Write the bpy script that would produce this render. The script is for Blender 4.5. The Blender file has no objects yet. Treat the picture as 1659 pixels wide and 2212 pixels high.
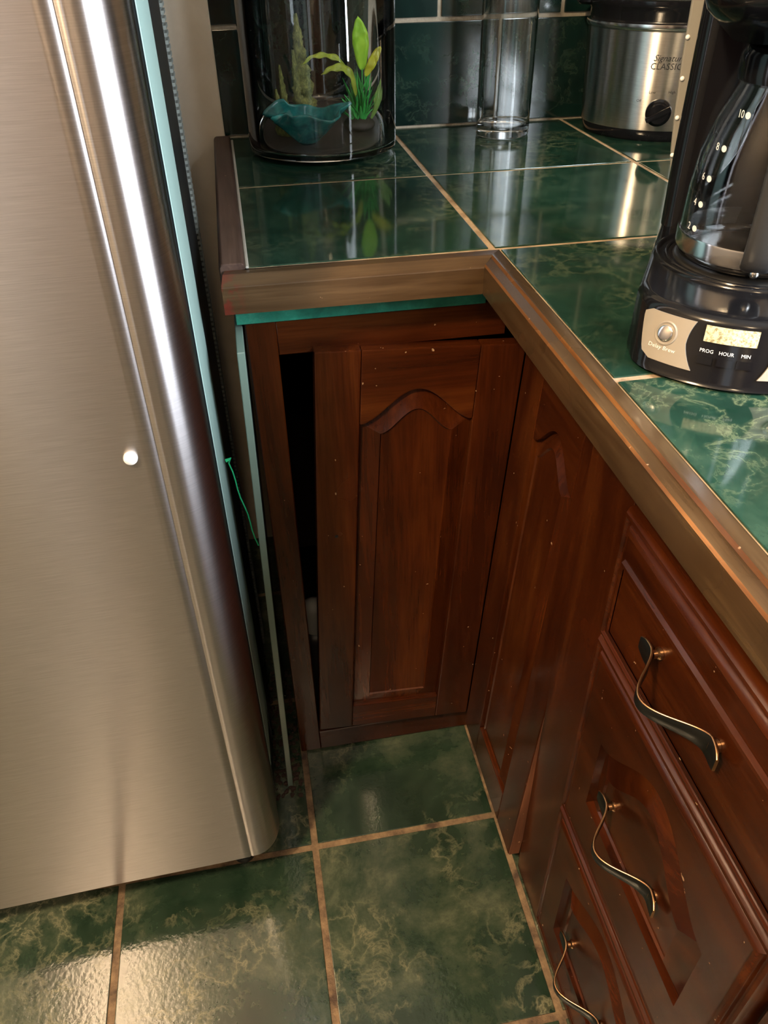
import bpy, bmesh, math, random
from mathutils import Vector, Matrix
from math import sin, cos, pi, radians
random.seed(7)
SC = bpy.context.scene
COL = SC.collection

# ------------------------------------------------------------------ camera
cam = bpy.data.cameras.new('camera')
cam_o = bpy.data.objects.new('camera', cam)
COL.objects.link(cam_o)
RT = Vector((0.9835, -0.1804, -0.0149)); UP = Vector((0.1222, 0.6011, 0.7898)); FW = Vector((0.1335, 0.7785, -0.6132))
Mx = Matrix((RT, UP, -FW)).transposed().to_4x4()
Mx.translation = Vector((-0.3068, -0.8655, 1.2108))
cam_o.matrix_world = Mx
cam.sensor_fit = 'VERTICAL'
cam.sensor_height = 36.0
cam.lens = 1670.5 / 2212 * 36.0
cam.clip_start = 0.02
SC.camera = cam_o

# ------------------------------------------------------------------ light and exposure
SC.view_settings.view_transform = 'Standard'
SC.view_settings.look = 'None'
SC.view_settings.gamma = 1.0
SC.view_settings.use_curve_mapping = False
SC.view_settings.exposure = 0.0
cy = SC.cycles
cy.use_denoising = True
cy.max_bounces = 12
cy.transmission_bounces = 12
cy.glossy_bounces = 6
cy.sample_clamp_indirect = 6.0
world = bpy.data.worlds.new('world')
SC.world = world
world.use_nodes = True
world.node_tree.nodes['Background'].inputs[0].default_value = (0.75, 0.87, 1.0, 1)
world.node_tree.nodes['Background'].inputs[1].default_value = 0.4

def area(name, loc, target, sx, sy, power, color, spread=180):
    l = bpy.data.lights.new(name, 'AREA')
    l.shape = 'RECTANGLE'; l.size = sx; l.size_y = sy
    l.energy = power; l.color = color; l.spread = radians(spread)
    o = bpy.data.objects.new(name, l); COL.objects.link(o)
    o.location = loc
    o.rotation_euler = (Vector(target) - Vector(loc)).to_track_quat('-Z', 'Y').to_euler()
    return o
# daylight in the window over the right-hand counter, and in the window behind the photographer
area('daylight_side_window', (0.74, -1.05, 1.51), (0.0, -1.05, 1.51), 1.00, 1.06, 128, (0.84, 0.92, 1.0))
area('daylight_rear_window', (-1.22, -3.17, 1.5), (-1.22, 0, 1.5), 0.40, 1.18, 2.5, (0.86, 0.93, 1.0))
LAMPS = [(-1.15, -1.2, 2.34, 260), (-0.35, -2.10, 2.34, 26)]  # second lamp is added, set where it brightens the beige wall

# ------------------------------------------------------------------ materials
def mat(name):
    m = bpy.data.materials.new(name); m.use_nodes = True
    nt = m.node_tree
    b = nt.nodes['Principled BSDF']
    return m, nt, b
def N(nt, t, **kw):
    n = nt.nodes.new(t)
    for k, v in kw.items(): setattr(n, k, v)
    return n
def L(nt, a, b): nt.links.new(a, b)
def ramp(nt, stops, interp='LINEAR'):
    r = N(nt, 'ShaderNodeValToRGB'); cr = r.color_ramp; cr.interpolation = interp
    while len(cr.elements) < len(stops): cr.elements.new(0.5)
    for e, (p, c) in zip(cr.elements, stops):
        e.position = p; e.color = (*c, 1) if len(c) == 3 else c
    return r
def coords(nt, scale=(1, 1, 1), rot=(0, 0, 0)):
    tc = N(nt, 'ShaderNodeTexCoord'); mp = N(nt, 'ShaderNodeMapping')
    mp.inputs['Scale'].default_value = scale; mp.inputs['Rotation'].default_value = rot
    L(nt, tc.outputs['Object'], mp.inputs['Vector'])
    return mp.outputs['Vector']
def noise(nt, vec, scale, detail=5, rough=0.55, dist=0.0, typ='FBM'):
    n = N(nt, 'ShaderNodeTexNoise'); n.noise_type = typ
    n.inputs['Scale'].default_value = scale; n.inputs['Detail'].default_value = detail
    n.inputs['Roughness'].default_value = rough; n.inputs['Distortion'].default_value = dist
    if typ != 'FBM':
        n.normalize = True
    L(nt, vec, n.inputs['Vector'])
    return n
def plain(name, col, rough=0.5, metal=0.0, spec=0.5, coat=0.0, trans=0.0, ior=1.45):
    m, nt, b = mat(name)
    b.inputs['Base Color'].default_value = (*col, 1); b.inputs['Roughness'].default_value = rough
    b.inputs['Metallic'].default_value = metal; b.inputs['Specular IOR Level'].default_value = spec
    b.inputs['Coat Weight'].default_value = coat; b.inputs['Transmission Weight'].default_value = trans
    b.inputs['IOR'].default_value = ior
    return m
def mix(nt, fac, a, b, blend='MIX'):
    n = N(nt, 'ShaderNodeMix'); n.data_type = 'RGBA'; n.blend_type = blend
    if isinstance(fac, (int, float)): n.inputs[0].default_value = fac
    else: L(nt, fac, n.inputs[0])
    for v, s in ((a, n.inputs[6]), (b, n.inputs[7])):
        if isinstance(v, tuple): s.default_value = (*v, 1)
        else: L(nt, v, s)
    return n.outputs[2]

def wood(name, axis, dark, mid, light, rough=0.22, wear=0.0, coat=0.0, stain=None):
    """varnished timber, grain running along axis"""
    m, nt, b = mat(name)
    s = {'X': (0.10, 1, 1), 'Y': (1, 0.10, 1), 'Z': (1, 1, 0.10)}[axis]
    s2 = {'X': (0.04, 1, 1), 'Y': (1, 0.04, 1), 'Z': (1, 1, 0.04)}[axis]
    v1 = coords(nt, s); v2 = coords(nt, s2); v3 = coords(nt)
    n1 = noise(nt, v1, 22, 6, 0.6, 0.6)
    n2 = noise(nt, v2, 260, 4, 0.6)
    n3 = noise(nt, v3, 7, 3, 0.5)
    r1 = ramp(nt, [(0.30, dark), (0.52, mid), (0.74, light)]); L(nt, n1.outputs['Fac'], r1.inputs[0])
    r2 = ramp(nt, [(0.36, (0.62, 0.55, 0.5)), (0.6, (1, 1, 1))]); L(nt, n2.outputs['Fac'], r2.inputs[0])
    c = mix(nt, 0.65, r1.outputs[0], r2.outputs[0], 'MULTIPLY')
    r3 = ramp(nt, [(0.35, (0.72, 0.66, 0.62)), (0.65, (1.12, 1.06, 1.0))]); L(nt, n3.outputs['Fac'], r3.inputs[0])
    c = mix(nt, 0.8, c, r3.outputs[0], 'MULTIPLY')
    # small pale nicks in the varnish
    nk = noise(nt, v3, 110, 2, 0.5); rk = ramp(nt, [(0.752, (0, 0, 0)), (0.775, (1, 1, 1))]); L(nt, nk.outputs['Fac'], rk.inputs[0])
    c = mix(nt, rk.outputs[0], c, (0.30, 0.19, 0.11))
    if wear > 0:
        w = noise(nt, v1, 14, 5, 0.7, 0.4); rw = ramp(nt, [(0.55, (0, 0, 0)), (0.72, (wear, wear, wear))]); L(nt, w.outputs['Fac'], rw.inputs[0])
        c = mix(nt, rw.outputs[0], c, (0.22, 0.16, 0.10))
    if stain:
        sp_ = N(nt, 'ShaderNodeSeparateXYZ'); L(nt, v3, sp_.inputs[0])
        mr = N(nt, 'ShaderNodeMapRange'); mr.inputs['From Min'].default_value = stain[1]; mr.inputs['From Max'].default_value = stain[0]
        L(nt, sp_.outputs[0], mr.inputs['Value'])
        ns_ = noise(nt, v3, 70, 4, 0.6); rs = ramp(nt, [(0.46, (0, 0, 0)), (0.56, (.8, .8, .8))]); L(nt, ns_.outputs['Fac'], rs.inputs[0])
        mu = N(nt, 'ShaderNodeMath', operation='MULTIPLY'); L(nt, mr.outputs[0], mu.inputs[0]); L(nt, rs.outputs[0], mu.inputs[1])
        c = mix(nt, mu.outputs[0], c, (0.085, 0.010, 0.006))
    L(nt, c, b.inputs['Base Color'])
    rr = N(nt, 'ShaderNodeMapRange'); rr.inputs['To Min'].default_value = rough - 0.08; rr.inputs['To Max'].default_value = rough + 0.12
    L(nt, n3.outputs['Fac'], rr.inputs['Value']); L(nt, rr.outputs[0], b.inputs['Roughness'])
    b.inputs['Coat Weight'].default_value = coat; b.inputs['Coat Roughness'].default_value = 0.18
    b.inputs['Specular IOR Level'].default_value = 0.35
    bp = N(nt, 'ShaderNodeBump'); bp.inputs['Strength'].default_value = 0.12; bp.inputs['Distance'].default_value = 0.001
    L(nt, n2.outputs['Fac'], bp.inputs['Height']); L(nt, bp.outputs[0], b.inputs['Normal'])
    return m

RED = ((0.020, 0.0041, 0.0010), (0.044, 0.0096, 0.0019), (0.078, 0.021, 0.0040))
WZ = wood('mahogany_upright', 'Z', *RED)
WX = wood('mahogany_across', 'X', *RED)
WY = wood('mahogany_along', 'Y', *RED)
BRN = ((0.034, 0.019, 0.0080), (0.058, 0.034, 0.0150), (0.092, 0.058, 0.028))
TX = wood('edge_timber_across', 'X', *BRN, rough=0.36, wear=0.5, coat=0.15, stain=(-0.336, -0.312))
TY = wood('edge_timber_along', 'Y', *BRN, rough=0.24, wear=0.4, coat=0.5)
DKY = wood('side_timber', 'Y', (0.03, 0.018, 0.015), (0.06, 0.036, 0.028), (0.10, 0.062, 0.048), rough=0.5, coat=0.0)
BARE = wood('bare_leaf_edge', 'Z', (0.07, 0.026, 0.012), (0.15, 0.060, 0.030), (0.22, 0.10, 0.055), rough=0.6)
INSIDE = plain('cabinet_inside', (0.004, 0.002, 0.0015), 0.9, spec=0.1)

def marble(name, stops, scale, vein, veincol, rough=0.08, bump=0.02, bscale=40, lowfreq=2.2, spec=0.6):
    m, nt, b = mat(name)
    tc = N(nt, 'ShaderNodeTexCoord'); g = N(nt, 'ShaderNodeNewGeometry')
    mu = N(nt, 'ShaderNodeVectorMath', operation='SCALE'); cmb = N(nt, 'ShaderNodeCombineXYZ')
    L(nt, g.outputs['Random Per Island'], cmb.inputs[0]); L(nt, g.outputs['Random Per Island'], cmb.inputs[1])
    L(nt, g.outputs['Random Per Island'], cmb.inputs[2])
    L(nt, cmb.outputs[0], mu.inputs[0]); mu.inputs['Scale'].default_value = 17.0
    ad = N(nt, 'ShaderNodeVectorMath', operation='ADD'); L(nt, tc.outputs['Object'], ad.inputs[0]); L(nt, mu.outputs[0], ad.inputs[1])
    v = ad.outputs[0]
    n1 = noise(nt, v, scale, 12, 0.70, 0.25)
    r1 = ramp(nt, stops); L(nt, n1.outputs['Fac'], r1.inputs[0])
    # crackled veins: |noise - 0.5| close to zero
    n2 = noise(nt, v, scale * 3.4, 9, 0.62, 0.35)
    sb = N(nt, 'ShaderNodeMath', operation='SUBTRACT'); L(nt, n2.outputs['Fac'], sb.inputs[0]); sb.inputs[1].default_value = 0.5
    ab = N(nt, 'ShaderNodeMath', operation='ABSOLUTE'); L(nt, sb.outputs[0], ab.inputs[0])
    r2 = ramp(nt, [(0.0, (1, 1, 1)), (0.018, (0.35, 0.35, 0.35)), (0.06, (0, 0, 0))]); L(nt, ab.outputs[0], r2.inputs[0])
    n3 = noise(nt, v, lowfreq * 2.5, 4, 0.6, 0.3)
    r3 = ramp(nt, [(0.44, (0, 0, 0)), (0.66, (vein, vein, vein))]); L(nt, n3.outputs['Fac'], r3.inputs[0])
    mm = N(nt, 'ShaderNodeMix'); mm.data_type = 'RGBA'; mm.blend_type = 'MULTIPLY'; mm.inputs[0].default_value = 1
    L(nt, r2.outputs[0], mm.inputs[6]); L(nt, r3.outputs[0], mm.inputs[7])
    c = mix(nt, mm.outputs[2], r1.outputs[0], veincol)
    L(nt, c, b.inputs['Base Color'])
    b.inputs['Roughness'].default_value = rough
    b.inputs['Specular IOR Level'].default_value = spec
    n4 = noise(nt, v, bscale, 3, 0.5)
    bp = N(nt, 'ShaderNodeBump'); bp.inputs['Strength'].default_value = bump; bp.inputs['Distance'].default_value = 0.004
    L(nt, n4.outputs['Fac'], bp.inputs['Height']); L(nt, bp.outputs[0], b.inputs['Normal'])
    return m
FLOOR_T = marble('floor_tile_marble', [(0.36, (0.008, 0.019, 0.011)), (0.48, (0.018, 0.034, 0.021)), (0.58, (0.044, 0.060, 0.038)), (0.71, (0.115, 0.125, 0.080))], 6.5, 0.85, (0.22, 0.21, 0.13), rough=0.14, bump=0.07, bscale=160, spec=0.9)
COUNT_T = marble('counter_tile_marble', [(0.34, (0.004, 0.015, 0.010)), (0.52, (0.009, 0.032, 0.021)), (0.72, (0.032, 0.066, 0.044))], 8.5, 0.65, (0.15, 0.18, 0.10), rough=0.075, bump=0.004, bscale=35)
WALL_T = marble('wall_tile_marble', [(0.34, (0.002, 0.008, 0.007)), (0.55, (0.005, 0.018, 0.014)), (0.72, (0.018, 0.040, 0.028))], 7.0, 0.35, (0.06, 0.09, 0.06), rough=0.11, bump=0.003, bscale=30)
TEAL = marble('cut_tile_edge', [(0.34, (0.006, 0.10, 0.07)), (0.55, (0.015, 0.19, 0.13)), (0.72, (0.05, 0.30, 0.21))], 30.0, 0.6, (0.2, 0.4, 0.3), rough=0.3)

def grout(name, a, b_, scale=25):
    m, nt, b = mat(name)
    v = coords(nt)
    n = noise(nt, v, scale, 6, 0.65); r = ramp(nt, [(0.36, a), (0.62, b_)]); L(nt, n.outputs['Fac'], r.inputs[0])
    L(nt, r.outputs[0], b.inputs['Base Color']); b.inputs['Roughness'].default_value = 0.75
    bp = N(nt, 'ShaderNodeBump'); bp.inputs['Strength'].default_value = 0.4; bp.inputs['Distance'].default_value = 0.002
    n2 = noise(nt, v, 300, 3); L(nt, n2.outputs['Fac'], bp.inputs['Height']); L(nt, bp.outputs[0], b.inputs['Normal'])
    return m
FLOOR_G = grout('floor_grout', (0.045, 0.024, 0.014), (0.235, 0.155, 0.085))
COUNT_G = grout('counter_grout', (0.19, 0.125, 0.07), (0.42, 0.31, 0.20))
WALL_G = grout('wall_grout', (0.24, 0.20, 0.14), (0.36, 0.31, 0.23))

def painted(name, col, dirt):
    m, nt, b = mat(name); v = coords(nt)
    n = noise(nt, v, 6, 6, 0.6, 0.4); r = ramp(nt, [(0.35, dirt), (0.6, col)]); L(nt, n.outputs['Fac'], r.inputs[0])
    L(nt, r.outputs[0], b.inputs['Base Color']); b.inputs['Roughness'].default_value = 0.6
    bp = N(nt, 'ShaderNodeBump'); bp.inputs['Strength'].default_value = 0.15; bp.inputs['Distance'].default_value = 0.003
    n2 = noise(nt, v, 60, 4); L(nt, n2.outputs['Fac'], bp.inputs['Height']); L(nt, bp.outputs[0], b.inputs['Normal'])
    return m
BEIGE = painted('beige_wall_paint', (0.66, 0.58, 0.46), (0.54, 0.46, 0.35))
CREAM = painted('cream_wall_paint', (0.22, 0.18, 0.14), (0.19, 0.155, 0.12))
CEIL = painted('ceiling_paint', (0.46, 0.42, 0.37), (0.42, 0.38, 0.33))

def steel(name, base, along, across, gloss, grain_scale, bump):
    """horizontally brushed metal: highlights smeared up and down (along) and tight sideways (across)"""
    m, nt, b = mat(name)
    tg = N(nt, 'ShaderNodeCombineXYZ'); tg.inputs[2].default_value = 1.0
    v = coords(nt, grain_scale)
    n = noise(nt, v, 1.0, 3, 0.6)
    bp = N(nt, 'ShaderNodeBump'); bp.inputs['Strength'].default_value = bump; bp.inputs['Distance'].default_value = 0.001
    L(nt, n.outputs['Fac'], bp.inputs['Height'])
    gr = ramp(nt, [(0.32, tuple(c * .90 for c in base)), (0.68, tuple(c * 1.08 for c in base))]); L(nt, n.outputs['Fac'], gr.inputs[0]); gc = gr.outputs[0]
    def lobe(dist, al, ac):
        a = N(nt, 'ShaderNodeBsdfAnisotropic'); a.distribution = dist
        L(nt, gc, a.inputs['Color'])
        # alpha along = r*r/(1+an) , across = r*r*(1+an) for a negative an
        an = -(1 - math.sqrt(ac / al)); r2 = math.sqrt(al * ac)
        a.inputs['Anisotropy'].default_value = an
        a.inputs['Roughness'].default_value = math.sqrt(r2)
        L(nt, tg.outputs[0], a.inputs['Tangent']); L(nt, bp.outputs[0], a.inputs['Normal'])
        return a
    l1 = lobe('BECKMANN', along, across); l2 = lobe('GGX', along * 0.8, across)
    mx = N(nt, 'ShaderNodeMixShader'); mx.inputs[0].default_value = gloss
    L(nt, l1.outputs[0], mx.inputs[1]); L(nt, l2.outputs[0], mx.inputs[2])
    L(nt, mx.outputs[0], nt.nodes['Material Output'].inputs['Surface'])
    return m
STEEL = steel('brushed_door_steel', (0.53, 0.497, 0.50), 0.28, 0.05, 0.6, (25, 25, 1100), 0.010)
POT_STEEL = steel('brushed_pot_steel', (0.62, 0.60, 0.57), 0.30, 0.03, 0.3, (60, 60, 900), 0.01)
CHROME = plain('polished_band', (0.72, 0.71, 0.69), 0.16, 1.0)
BLACK = plain('black_gloss_plastic', (0.005, 0.005, 0.006), 0.12, spec=0.35)
BLACKM = plain('black_satin_plastic', (0.010, 0.010, 0.011), 0.38)
CHAR = plain('charcoal_side_panel', (0.006, 0.008, 0.009), 0.30)
MINT = plain('pale_mint_strip', (0.25, 0.36, 0.335), 0.35)
RIBC = plain('grey_ribbed_seal', (0.16, 0.18, 0.17), 0.45)
GLASS = plain('clear_glass', (0.97, 0.985, 0.98), 0.0, trans=1.0, ior=1.46)
GREYP = plain('champagne_plastic', (0.27, 0.235, 0.19), 0.35)
WHITEP = plain('white_print', (0.85, 0.84, 0.80), 0.5)
INK = plain('black_print', (0.01, 0.01, 0.01), 0.5)

# ------------------------------------------------------------------ helpers
def link(name, bm, mats, parent=None, smooth=None, loc=None):
    me = bpy.data.meshes.new(name)
    bmesh.ops.recalc_face_normals(bm, faces=bm.faces[:])
    bm.to_mesh(me); bm.free()
    if not isinstance(mats, (list, tuple)): mats = [mats]
    for m in mats: me.materials.append(m)
    if smooth is not None:
        me.polygons.foreach_set('use_smooth', [True] * len(me.polygons))
        if smooth < 180: me.set_sharp_from_angle(angle=radians(smooth))
    o = bpy.data.objects.new(name, me); COL.objects.link(o)
    if smooth is not None and smooth <= 40:
        w = o.modifiers.new('flat_faces', 'WEIGHTED_NORMAL'); w.keep_sharp = True; w.weight = 90
    if parent:
        o.parent = parent
        o.matrix_parent_inverse = Matrix.Translation(-parent_world(parent))
    return o
def parent_world(p):
    v = Vector((0, 0, 0))
    if p.type == 'EMPTY': v = Vector(p.location)
    elif p.parent: v = Vector((0, 0, 0))
    return v
def thing(name, label, cat, loc, group=None):
    o = bpy.data.objects.new(name, None); COL.objects.link(o); o.location = loc
    o.empty_display_size = 0.05
    o['label'] = label; o['category'] = cat
    if group: o['group'] = group
    return o
def tag(o, label, cat, group=None, kind=None):
    o['label'] = label; o['category'] = cat
    if group: o['group'] = group
    if kind: o['kind'] = kind
    return o
def struct(o, label=None, cat=None):
    o['kind'] = 'structure'
    if label: o['label'] = label
    if cat: o['category'] = cat
    return o
def bevel(bm, w, seg=1, edges=None):
    bmesh.ops.bevel(bm, geom=(edges if edges is not None else bm.edges[:]), offset=w, segments=seg, affect='EDGES', profile=0.6, clamp_overlap=True)
def box(bm, x0, x1, y0, y1, z0, z1, bv=0, seg=1, mi=0):
    t = bmesh.new()
    vs = [t.verts.new((x, y, z)) for x in (x0, x1) for y in (y0, y1) for z in (z0, z1)]
    for f in ((0, 1, 3, 2), (4, 6, 7, 5), (0, 4, 5, 1), (2, 3, 7, 6), (0, 2, 6, 4), (1, 5, 7, 3)):
        t.faces.new([vs[i] for i in f])
    bmesh.ops.recalc_face_normals(t, faces=t.faces[:])
    if bv: bevel(t, bv, seg)
    merge(bm, t, mi)
def merge(bm, t, mi=0, xf=None):
    mp = {}
    for v in t.verts: mp[v] = bm.verts.new(xf(v.co) if xf else v.co)
    for f in t.faces:
        try:
            nf = bm.faces.new([mp[v] for v in f.verts]); nf.material_index = mi if mi is not None else f.material_index
        except ValueError: pass
    t.free()
def prism(bm, poly, d0, d1, plane='xz', bv=0, seg=1, mi=0, xf=None):
    """polygon given in the plane, extruded along the third axis from d0 to d1"""
    t = bmesh.new()
    def P(a, b, d): return {'xz': (a, d, b), 'yz': (d, a, b), 'xy': (a, b, d)}[plane]
    A = [t.verts.new(P(a, b, d0)) for a, b in poly]; B = [t.verts.new(P(a, b, d1)) for a, b in poly]
    t.faces.new(A); t.faces.new(B[::-1]); n = len(poly)
    for i in range(n): t.faces.new((A[i], A[(i + 1) % n], B[(i + 1) % n], B[i]))
    bmesh.ops.recalc_face_normals(t, faces=t.faces[:])
    if bv: bevel(t, bv, seg)
    merge(bm, t, mi, xf)
def lathe(bm, prof, c=(0, 0, 0), seg=64, sx=1, sy=1, rot=0.0, mi=0, closed=False):
    """profile of (r, z) spun round z; sx, sy stretch it to an oval, rot turns the oval"""
    rings = []
    for r, z in prof:
        if r < 1e-6: rings.append([bm.verts.new((c[0], c[1], c[2] + z))]); continue
        ring = []
        for k in range(seg):
            a = 2 * pi * k / seg; x, y = r * sx * cos(a), r * sy * sin(a)
            ring.append(bm.verts.new((c[0] + x * cos(rot) - y * sin(rot), c[1] + x * sin(rot) + y * cos(rot), c[2] + z)))
        rings.append(ring)
    pairs = list(zip(rings[:-1], rings[1:]))
    if closed: pairs.append((rings[-1], rings[0]))
    for A, B in pairs:
        if len(A) == 1 and len(B) == 1: continue
        for k in range(seg):
            k2 = (k + 1) % seg
            if len(A) == 1: f = bm.faces.new((A[0], B[k], B[k2]))
            elif len(B) == 1: f = bm.faces.new((A[k], B[0], A[k2]))
            else: f = bm.faces.new((A[k], B[k], B[k2], A[k2]))
            f.material_index = mi
def tube(bm, pts, r, seg=8, mi=0, cap=True):
    pts = [Vector(p) for p in pts]; rings = []; n = len(pts)
    for i, p in enumerate(pts):
        d = (pts[min(i + 1, n - 1)] - pts[max(i - 1, 0)]).normalized()
        a = d.orthogonal().normalized() if i == 0 else (rings_n - d * rings_n.dot(d)).normalized()
        rings_n = a; b = d.cross(a); rr = r[i] if isinstance(r, (list, tuple)) else r
        rings.append([bm.verts.new(p + (a * cos(2 * pi * k / seg) + b * sin(2 * pi * k / seg)) * rr) for k in range(seg)])
    for A, B in zip(rings[:-1], rings[1:]):
        for k in range(seg):
            f = bm.faces.new((A[k], A[(k + 1) % seg], B[(k + 1) % seg], B[k])); f.material_index = mi
    if cap:
        bm.faces.new(rings[0][::-1]).material_index = mi; bm.faces.new(rings[-1]).material_index = mi
def text_bm(s, size, shear=0.0, depth=0.0, spacing=1.0, res=2):
    cu = bpy.data.curves.new('lettering', 'FONT'); cu.body = s; cu.size = size; cu.align_x = 'CENTER'; cu.align_y = 'CENTER'
    cu.shear = shear; cu.extrude = depth; cu.space_character = spacing; cu.resolution_u = res
    o = bpy.data.objects.new('lettering', cu); COL.objects.link(o)
    dg = bpy.context.evaluated_depsgraph_get(); dg.update()
    me = bpy.data.meshes.new_from_object(o.evaluated_get(dg))
    bm = bmesh.new(); bm.from_mesh(me)
    bpy.data.objects.remove(o); bpy.data.curves.remove(cu); bpy.data.meshes.remove(me)
    return bm

# ------------------------------------------------------------------ setting
XL, XR, YB, YF, H = -2.2, 0.66, 0.6394, -3.2, 2.5
S, GX, GY = 0.3076, -0.3156, -0.1869
bm = bmesh.new()
box(bm, XL - .1, XR + .1, YF - .1, 0.75, -0.06, -0.0018, mi=1)
g = 0.0052
for i in range(-7, 4):
    for j in range(-11, 4):
        x0, x1 = GX + i * S + g, GX + (i + 1) * S - g
        y0, y1 = GY + (j - 1) * S + g, GY + j * S - g
        x0, x1, y0, y1 = max(x0, XL), min(x1, XR), max(y0, YF), min(y1, 0.66)
        if x1 - x0 < .02 or y1 - y0 < .02: continue
        box(bm, x0, x1, y0, y1, -0.008, 0.0, bv=0.0016, seg=2)
struct(link('floor', bm, [FLOOR_T, FLOOR_G], smooth=40), 'dark green marbled floor tiles with brown grout', 'floor')

bm = bmesh.new(); box(bm, XL - .1, XR + .1, YF - .1, 0.75, H, H + .1)
struct(link('ceiling', bm, CEIL))
bm = bmesh.new(); box(bm, XL - .1, XR + .1, 0.6434, 0.75, 0, H)
struct(link('wall_back', bm, WALL_G))
# tiled splashback: its tiles and joints
bm = bmesh.new()
rows = [0.9 + 0.1655 * k for k in range(0, 5)]
gw = 0.0035
for r in range(4):
    off = -0.048 if r % 2 == 0 else 0.0627
    for k in range(-3, 5):
        x0, x1 = off + 0.2183 * k + gw, off + 0.2183 * (k + 1) - gw
        x0, x1 = max(x0, -0.3195), min(x1, XR)
        if x1 - x0 < .02: continue
        box(bm, x0, x1, 0.6394, 0.6440, rows[r] + gw, rows[r + 1] - gw, bv=0.0014, seg=2)
struct(link('trim_1', bm, WALL_T, smooth=40), 'dark green glazed wall tiles with beige joints above the counter', 'tiles')
# painted end of the wall beside the refrigerator
bm = bmesh.new(); box(bm, XL, -0.3195, 0.628, 0.6434, 0, H, bv=0.002)
struct(link('wall_left', bm, BEIGE), 'beige painted wall between the refrigerator and the green tiles', 'wall')
bm = bmesh.new(); box(bm, XL - .1, XL, YF, 0.75, 0, H)
struct(link('wall_side', bm, CREAM))
def wall_with_hole(name, axis, pos0, pos1, a0, a1, h0, h1, z0, z1, m):
    bm = bmesh.new()
    for (p, q, s, t) in ((a0, h0, 0, H), (h1, a1, 0, H), (h0, h1, 0, z0), (h0, h1, z1, H)):
        if axis == 'x': box(bm, pos0, pos1, p, q, s, t)
        else: box(bm, p, q, pos0, pos1, s, t)
    return struct(link(name, bm, m))
wall_with_hole('wall_right', 'x', XR, XR + .1, YF, 0.75, -1.55, -0.55, 0.98, 2.04, CREAM)
wall_with_hole('wall_front', 'y', YF - .1, YF, XL, XR, -1.44, -1.0, 0.9, 2.1, CREAM)
FRAME = plain('window_frame_paint', (0.55, 0.52, 0.47), 0.4)
bm = bmesh.new()
for (a, b, c, d) in ((-1.55, -0.55, 0.98, 1.02), (-1.55, -0.55, 2.0, 2.04), (-1.55, -1.51, 0.98, 2.04), (-0.59, -0.55, 0.98, 2.04), (-1.07, -1.03, 0.98, 2.04)):
    box(bm, XR + .02, XR + .06, a, b, c, d, bv=.003)
struct(link('window_1', bm, FRAME))
bm = bmesh.new()
for (a, b, c, d) in ((-1.44, -1.0, .9, .93), (-1.44, -1.0, 2.07, 2.1), (-1.44, -1.41, .9, 2.1), (-1.03, -1.0, .9, 2.1)):
    box(bm, a, b, YF - .07, YF - .03, c, d, bv=.003)
struct(link('window_2', bm, FRAME))

bm = bmesh.new(); box(bm, -2.12, -1.62, YF, YF + .04, 0, 2.05, bv=.004); box(bm, -0.86, -0.1, YF, YF + .04, 0, 2.05, bv=.004)  # unseen dark slabs, added to give the steel door dark reflected bands
struct(link('added_dark_slabs', bm, WZ, smooth=40))
# ceiling lamps: each a shallow dish with its own light, the second one added
DISH = plain('lamp_dish', (0.7, 0.66, 0.58), 0.4)
def ceiling_lamp(x, y, z, power, label):
    t = thing('ceiling_lamp', label, 'lamp', (x, y, H), 'warm ceiling lamps')
    bm = bmesh.new(); lathe(bm, [(0, 0.0), (.15, 0.0), (.155, -.012), (.14, -.03), (.136, -.03), (.148, -.012), (.14, -.006), (0, -.006)], (x, y, H), 40)
    link('lamp_shade', bm, DISH, t, smooth=40)
    l = bpy.data.lights.new('lamp_bulb', 'POINT'); l.shadow_soft_size = 0.085; l.energy = power; l.color = (1.0, 0.74, 0.45)
    o = bpy.data.objects.new('lamp_bulb', l); COL.objects.link(o); o.parent = t; o.location = (0, 0, z - H)
for (x, y, z, p), lb in zip(LAMPS, ('round warm ceiling lamp in front of the refrigerator', 'round warm lamp added to brighten the beige wall')):
    ceiling_lamp(x, y, z, p, lb)

# ------------------------------------------------------------------ raised-panel joinery
def arch(u0, u1, v0, vs, vp, n=28):
    """panel outline: straight foot and sides, ogee arch on top; counter-clockwise from lower left"""
    pts = [(u0, v0), (u1, v0), (u1, vs)]
    for k in range(1, n):
        t = k / n; a = t * 2 if t < .5 else (1 - t) * 2
        pts.append((u1 + (u0 - u1) * t, vs + (vp - vs) * (0.5 - 0.5 * cos(pi * a)) ** 0.9))
    pts.append((u0, vs)); return pts
def panel_bm(outer, inner, dg, df, P):
    """outer ring in the groove at depth dg, bevel rising to the flat field at depth df (depth towards the viewer)"""
    t = bmesh.new()
    cx = sum(p[0] for p in outer) / len(outer); cz = sum(p[1] for p in outer) / len(outer)
    def grow(p, s): return (p[0] + (0.006 if p[0] > cx else -0.006) * s, p[1] + (0.006 if p[1] > cz else -0.006) * s)
    R0 = [t.verts.new(P(*grow(p, 1), dg)) for p in outer]
    R1 = [t.verts.new(P(*p, dg)) for p in outer]
    R2 = [t.verts.new(P(*p, df - 0.0022)) for p in inner]
    def shrink(p): return (p[0] + (-0.0016 if p[0] > cx else 0.0016), p[1] + (-0.0016 if p[1] > cz else 0.0016))
    R3 = [t.verts.new(P(*shrink(p), df)) for p in inner]
    n = len(outer)
    for A, B in ((R0, R1), (R1, R2), (R2, R3)):
        for i in range(n): t.faces.new((A[i], A[(i + 1) % n], B[(i + 1) % n], B[i]))
    t.faces.new(R3)
    bmesh.ops.triangulate(t, faces=[f for f in t.faces if len(f.verts) > 4])
    return t
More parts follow.
